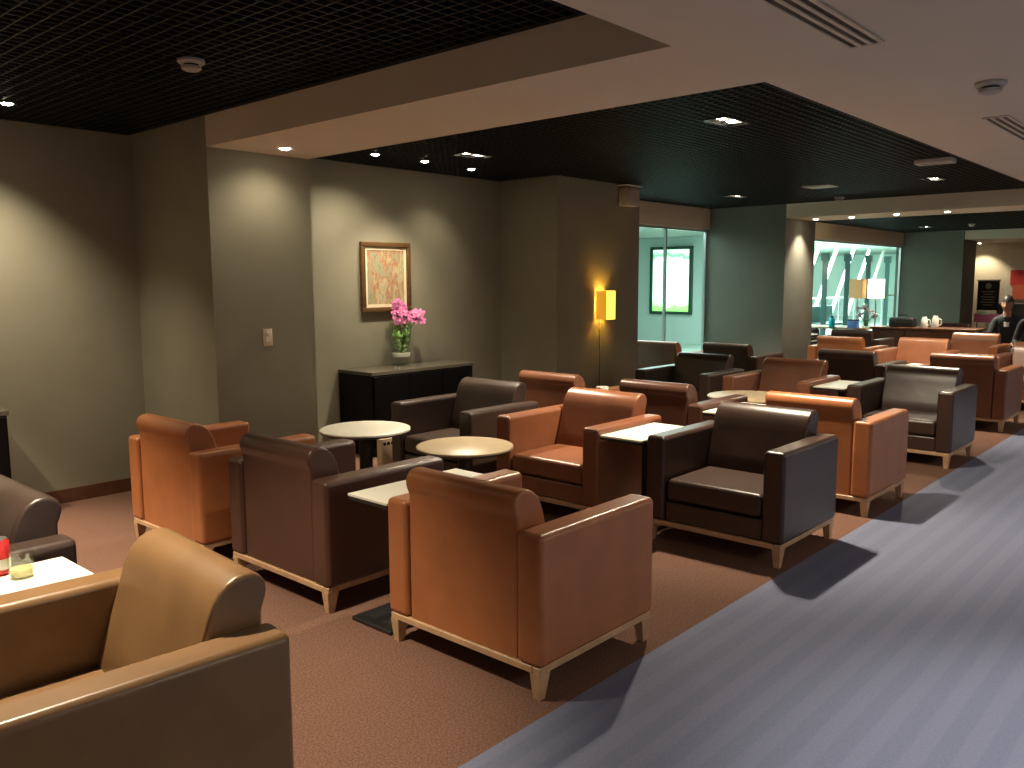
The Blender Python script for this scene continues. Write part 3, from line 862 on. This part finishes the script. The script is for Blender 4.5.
# slanting steel struts and fin posts in the concourse beyond window two
for i, x in enumerate((17.6, 18.85, 20.14, 21.43, 22.8)):
    b = BM(); bx(b, -.02, .02, -.05, .05, 0, 2.0, .004, 1); bx(b, -.05, .05, -.07, .07, 1.9, 2.06)
    tag(obj('glass_fin_post', b, M_TEAL, None, (x, 7.0, 0), smooth=False), 'slim dark teal post beyond the far window, %s from the left' % ORD[i], 'post', 'slim posts in the hall beyond the window')
for i in range(7):
    b = BM(); x = 19.6+i*1.35
    tube(b, [(x, 9.8, .25), (x+1.9, 9.8, 2.51)], .05, 8)
    tag(obj('slanted_strut', b, M_WHITE), 'white slanting strut in the hall beyond the far window, %s from the left' % ORD[i], 'strut', 'slanting struts in the bright hall')
def rail(x0, x1, y, label):
    t = thing('handrail', label, 'railing', ((x0+x1)/2, y, 0)); L = (x1-x0)/2
    b = BM(); tube(b, [(-L, 0, 1.0), (L, 0, 1.0)], .025, 8); obj('top_rail', b, M_CHROME, t)
    for k in range(9):
        b = BM(); tube(b, [(-L+k*L/4, 0, 0), (-L+k*L/4, 0, 1.0)], .02, 6); obj('post', b, M_CHROME, t)
rail(19.5, 29, 9.2, 'steel handrail in the hall beyond the far window')
def bench(x, y, label):
    t = thing('waiting_bench', label, 'bench', (x, y, 0), 0, 'low waiting benches in the hall')
    b = BM(); bx(b, -.8, .8, -.25, .25, .38, .45, .02, 2); obj('seat', b, M_TEAL, t)
    b = BM(); bx(b, -.8, .8, .22, .28, .45, .85, .02, 2); obj('backrest', b, M_TEAL, t)
    for s in (-1, 1):
        b = BM(); bx(b, s*.7-.03, s*.7+.03, -.2, .2, 0, .38); obj('leg', b, M_CHROME, t, smooth=False)
bench(18.5, 8.0, 'dark teal bench in the hall beyond the left part of the far window')
bench(21.0, 8.2, 'dark teal bench in the hall beyond the right part of the far window')

# ------------------------------------------------------------------ far end: sign, red panels, counter
FW = 22.6
def stand_sign():
    t = thing('stand_sign', 'black stand sign with a white round emblem before the cream far wall', 'sign', (21.6, 4.82, 0))
    b = BM(); bx(b, -.02, .02, -.22, .22, .80, 1.46, .004, 1); obj('board', b, M_BLACK, t, smooth=False)
    bd = t.children[0]
    b = BM(); bx(b, -.028, .028, -.23, .23, 1.46, 1.49); obj('top_rail', b, M_WHITE, t, smooth=False)
    s = bmesh.new(); lathe(s, [(0, -.002), (.065, -.002), (.065, .004), (0, .004)], n=24)
    obj('emblem', s, M_GREYWHITE, t, loc=(-.024, 0, 1.35), rot=(0, PI/2, 0))
    b = BM(); rnd = random.Random(2)
    for k, wd in enumerate((.13, .09, .15, .12, .15, .10)):
        bx(b, -.023, -.019, -wd, wd, 1.22-k*.06-.008, 1.22-k*.06+.008)
    obj('text_lines', b, M_GREYWHITE, t, smooth=False)
    b = BM(); tube(b, [(.02, -.2, 0), (.02, -.2, .8)], .012, 6); tube(b, [(.02, .2, 0), (.02, .2, .8)], .012, 6); bx(b, -.12, .12, -.26, .26, 0, .02); obj('stand', b, M_BLACK, t, smooth=False)
stand_sign()
def leaflet():
    t = thing('brochure_rack', 'small rack with a bright pink brochure below the black stand sign', 'brochure rack', (21.0, 4.68, 0))
    b = BM(); bx(b, -.06, .06, -.25, .25, .55, .74, .005, 1); obj('brochure', b, mat('pink_print', (.90, .22, .42), .5), t, smooth=False)
    b = BM(); tube(b, [(0, 0, 0), (0, 0, .55)], .02, 8); bx(b, -.15, .15, -.2, .2, 0, .02); obj('stand', b, M_WHITE, t)
    b = BM(); bx(b, -.08, -.062, -.06, .18, .72, .80); obj('header', b, M_WHITE, t, smooth=False)
leaflet()
b = BM(); bx(b, -.02, .0, -.5, .5, -.75, .75)
tag(obj('wall_board', b, mat('pale_board', (.62, .60, .48), .6), None, (FW-.002, 4.2, 1.45), smooth=False), 'pale grey board on the cream far wall behind the red panels', 'panel')
for i, (z, m, lb) in enumerate(((1.50, (.55, .05, .05), 'upper red panel at the right end of the cream far wall'), (1.16, (.55, .12, .06), 'lower orange-red panel at the right end of the cream far wall'))):
    b = BM(); bx(b, -.04, 0, -.35, .35, -.17, .17, .004, 1)
    tag(obj('red_panel', b, mat('red_print', m, .5), None, (FW-.03, 4.24-i*.06, z+.04), smooth=False), lb, 'panel', 'red panels on the far wall')
b = BM(); bx(b, -.3, .3, -1.3, 1.3, 0, .95, .01, 1)
tag(obj('dark_buffet_counter', b, mat('grey_brown_laminate', (.09, .075, .06), .5), None, (22.2, 3.4, 0), smooth=False), 'low dark counter along the cream far wall under the red panels', 'counter')

# ------------------------------------------------------------------ people
def skinned(name, verts, edges, radii, m, parent, lev=2):
    me = bpy.data.meshes.new(name); me.from_pydata(verts, edges, []); me.update()
    o = bpy.data.objects.new(name, me); COL.objects.link(o); o.parent = parent
    md = o.modifiers.new('skin', 'SKIN'); md.use_smooth_shade = True
    for v, r in zip(me.skin_vertices[0].data, radii):
        v.radius = r if isinstance(r, tuple) else (r, r)
    me.skin_vertices[0].data[0].use_root = True
    sb = o.modifiers.new('sub', 'SUBSURF'); sb.levels = lev; sb.render_levels = lev
    me.materials.append(m)
    return o
def person(x, y, rz, shirt, label, hair_c=(.012, .010, .009), lean=.20):
    t = thing('person', label, 'person', (x, y, 0), rz)
    skin = mat('skin', (.42, .22, .14), .5)
    # faces local +x, seated: hips on a .42 m seat, feet on the floor
    hip = .44
    J = {}
    V = []; E = []; R = []
    def add(k, p, r, frm=None):
        J[k] = len(V); V.append(p); R.append(r)
        if frm is not None: E.append((J[frm], J[k]))
    add('pelvis', (0, 0, hip), (.145, .12))
    add('waist', (lean*.3, 0, hip+.16), (.125, .105), 'pelvis')
    add('chest', (lean*.8, 0, hip+.36), (.155, .115), 'waist')
    add('neck0', (lean*1.1, 0, hip+.50), (.075, .07), 'chest')
    add('neck', (lean*1.3, 0, hip+.57), .052, 'neck0')
    for s in (-1, 1):
        add('sh%d' % s, (lean, s*.17, hip+.45), .062, 'neck0')
        add('el%d' % s, (lean+.06, s*.24, hip+.17), .046, 'sh%d' % s)
        add('wr%d' % s, (lean+.30, s*.15, hip+.13), .030, 'el%d' % s)
        add('th%d' % s, (.12, s*.10, hip-.02), .085, 'pelvis')
        add('kn%d' % s, (.45, s*.12, hip-.02), .060, 'th%d' % s)
        add('an%d' % s, (.47, s*.12, .09), .040, 'kn%d' % s)
        add('to%d' % s, (.62, s*.13, .045), .035, 'an%d' % s)
    body = skinned('body', V, E, R, shirt, t)
    # head
    hc = Vector((lean*1.45+.04, 0, hip+.70))
    b = BM(); s = bmesh.new(); bmesh.ops.create_uvsphere(s, u_segments=24, v_segments=18, radius=1)
    for v in s.verts:
        p = v.co
        sx = .098*(1+.05*p.z); sy = .076*(1-.12*max(0, -p.z)); sz = .118
        q = Vector((p.x*sx, p.y*sy, p.z*sz))
        if p.x > .55 and p.z < -.3: q.x += .006
        if p.x > .9 and abs(p.y) < .25 and -.35 < p.z < .12: q.x += .018
        if p.x > .75 and .1 < abs(p.y) < .55 and 0 < p.z < .25: q.x -= .006
        v.co = q+hc
    join(b, s)
    for sd in (-1, 1):
        e = bmesh.new(); bmesh.ops.create_uvsphere(e, u_segments=10, v_segments=8, radius=1)
        for v in e.verts: v.co = Vector((v.co.x*.018, v.co.y*.010+sd*.077, v.co.z*.030))+hc
        join(b, e)
    tube(b, [hc+Vector((-.01, 0, -.06)), hc+Vector((-.025, 0, -.19))], [.05, .055], 14)
    obj('head', b, skin, t)
    b = BM()
    for sd in (-1, 1):
        e = bmesh.new(); bmesh.ops.create_uvsphere(e, u_segments=10, v_segments=8, radius=.0085)
        for v in e.verts: v.co += hc+Vector((.086, sd*.030, .012))
        join(b, e)
    bx(b, hc.x+.086, hc.x+.094, -.022, .022, hc.z-.057, hc.z-.050)
    obj('face_features', b, mat('face_detail', (.10, .03, .03), .4), t)
    b = BM(); s = bmesh.new(); bmesh.ops.create_uvsphere(s, u_segments=24, v_segments=16, radius=1)
    for v in s.verts:
        p = v.co.copy(); v.co = Vector((p.x*.106-.006, p.y*.085, p.z*.124+.006))+hc
    bmesh.ops.delete(s, geom=[v for v in s.verts if (v.co-hc).z < .03 and (v.co-hc).x > .03 or (v.co-hc).z < -.05], context='VERTS')
    join(b, s)
    obj('hair', b, mat('black_hair', hair_c, .5), t)
    # hands: palm with five fingers
    for sd in (-1, 1):
        w0 = Vector(V[J['wr%d' % sd]]); V2 = []; E2 = []; R2 = []
        V2.append(tuple(w0)); R2.append(.026)
        V2.append((w0.x+.06, w0.y-sd*.005, w0.z-.005)); R2.append((.034, .018)); E2.append((0, 1))
        for k in range(4):
            yk = (k-1.5)*.019; ln = (.068, .078, .074, .058)[k]
            i = len(V2)
            V2 += [(w0.x+.085, w0.y+yk, w0.z-.006), (w0.x+.085+ln*.6, w0.y+yk*1.1, w0.z-.014), (w0.x+.085+ln, w0.y+yk*1.1, w0.z-.032)]
            R2 += [.0095, .0085, .007]; E2 += [(1, i), (i, i+1), (i+1, i+2)]
        i = len(V2)
        V2 += [(w0.x+.035, w0.y-sd*.036, w0.z-.005), (w0.x+.075, w0.y-sd*.058, w0.z-.015)]; R2 += [.011, .009]; E2 += [(0, i), (i, i+1)]
        skinned('hand', V2, E2, R2, skin, t, 1)
    return t
p1 = person(14.5, 2.90, PI, mat('dark_teal_shirt', (.025, .035, .040), .8), 'seated person with black hair and a white badge on a dark shirt, behind orange armchair')
b = BM(); bx(b, .26, .267, -.035, .035, .80, .87, .003, 1)
obj('badge', b, M_WHITE, p1, loc=(.05, 0, 0))
p2 = person(13.95, 2.44, PI, mat('black_clothes', (.010, .010, .011), .8), 'person in black clothes half cut off by the right picture edge')
for i, (x, y) in enumerate(((14.57, 2.90), (14.02, 2.44))):
    b = BM(); bx(b, -.25, .2, -.22, .22, .28, .315, .01, 2)
    t = thing('stool', ('dark stool under the person in the dark shirt', 'dark stool under the person in black clothes')[i], 'stool', (x, y, 0))
    obj('seat', b, M_BLACK, t)
    for a in (-1, 1):
        for c in (-1, 1):
            b = BM(); bx(b, a*.17-.015-.02, a*.17+.015-.02, c*.17-.015, c*.17+.015, 0, .28); obj('leg', b, M_BLACK, t, smooth=False)
# ---- END
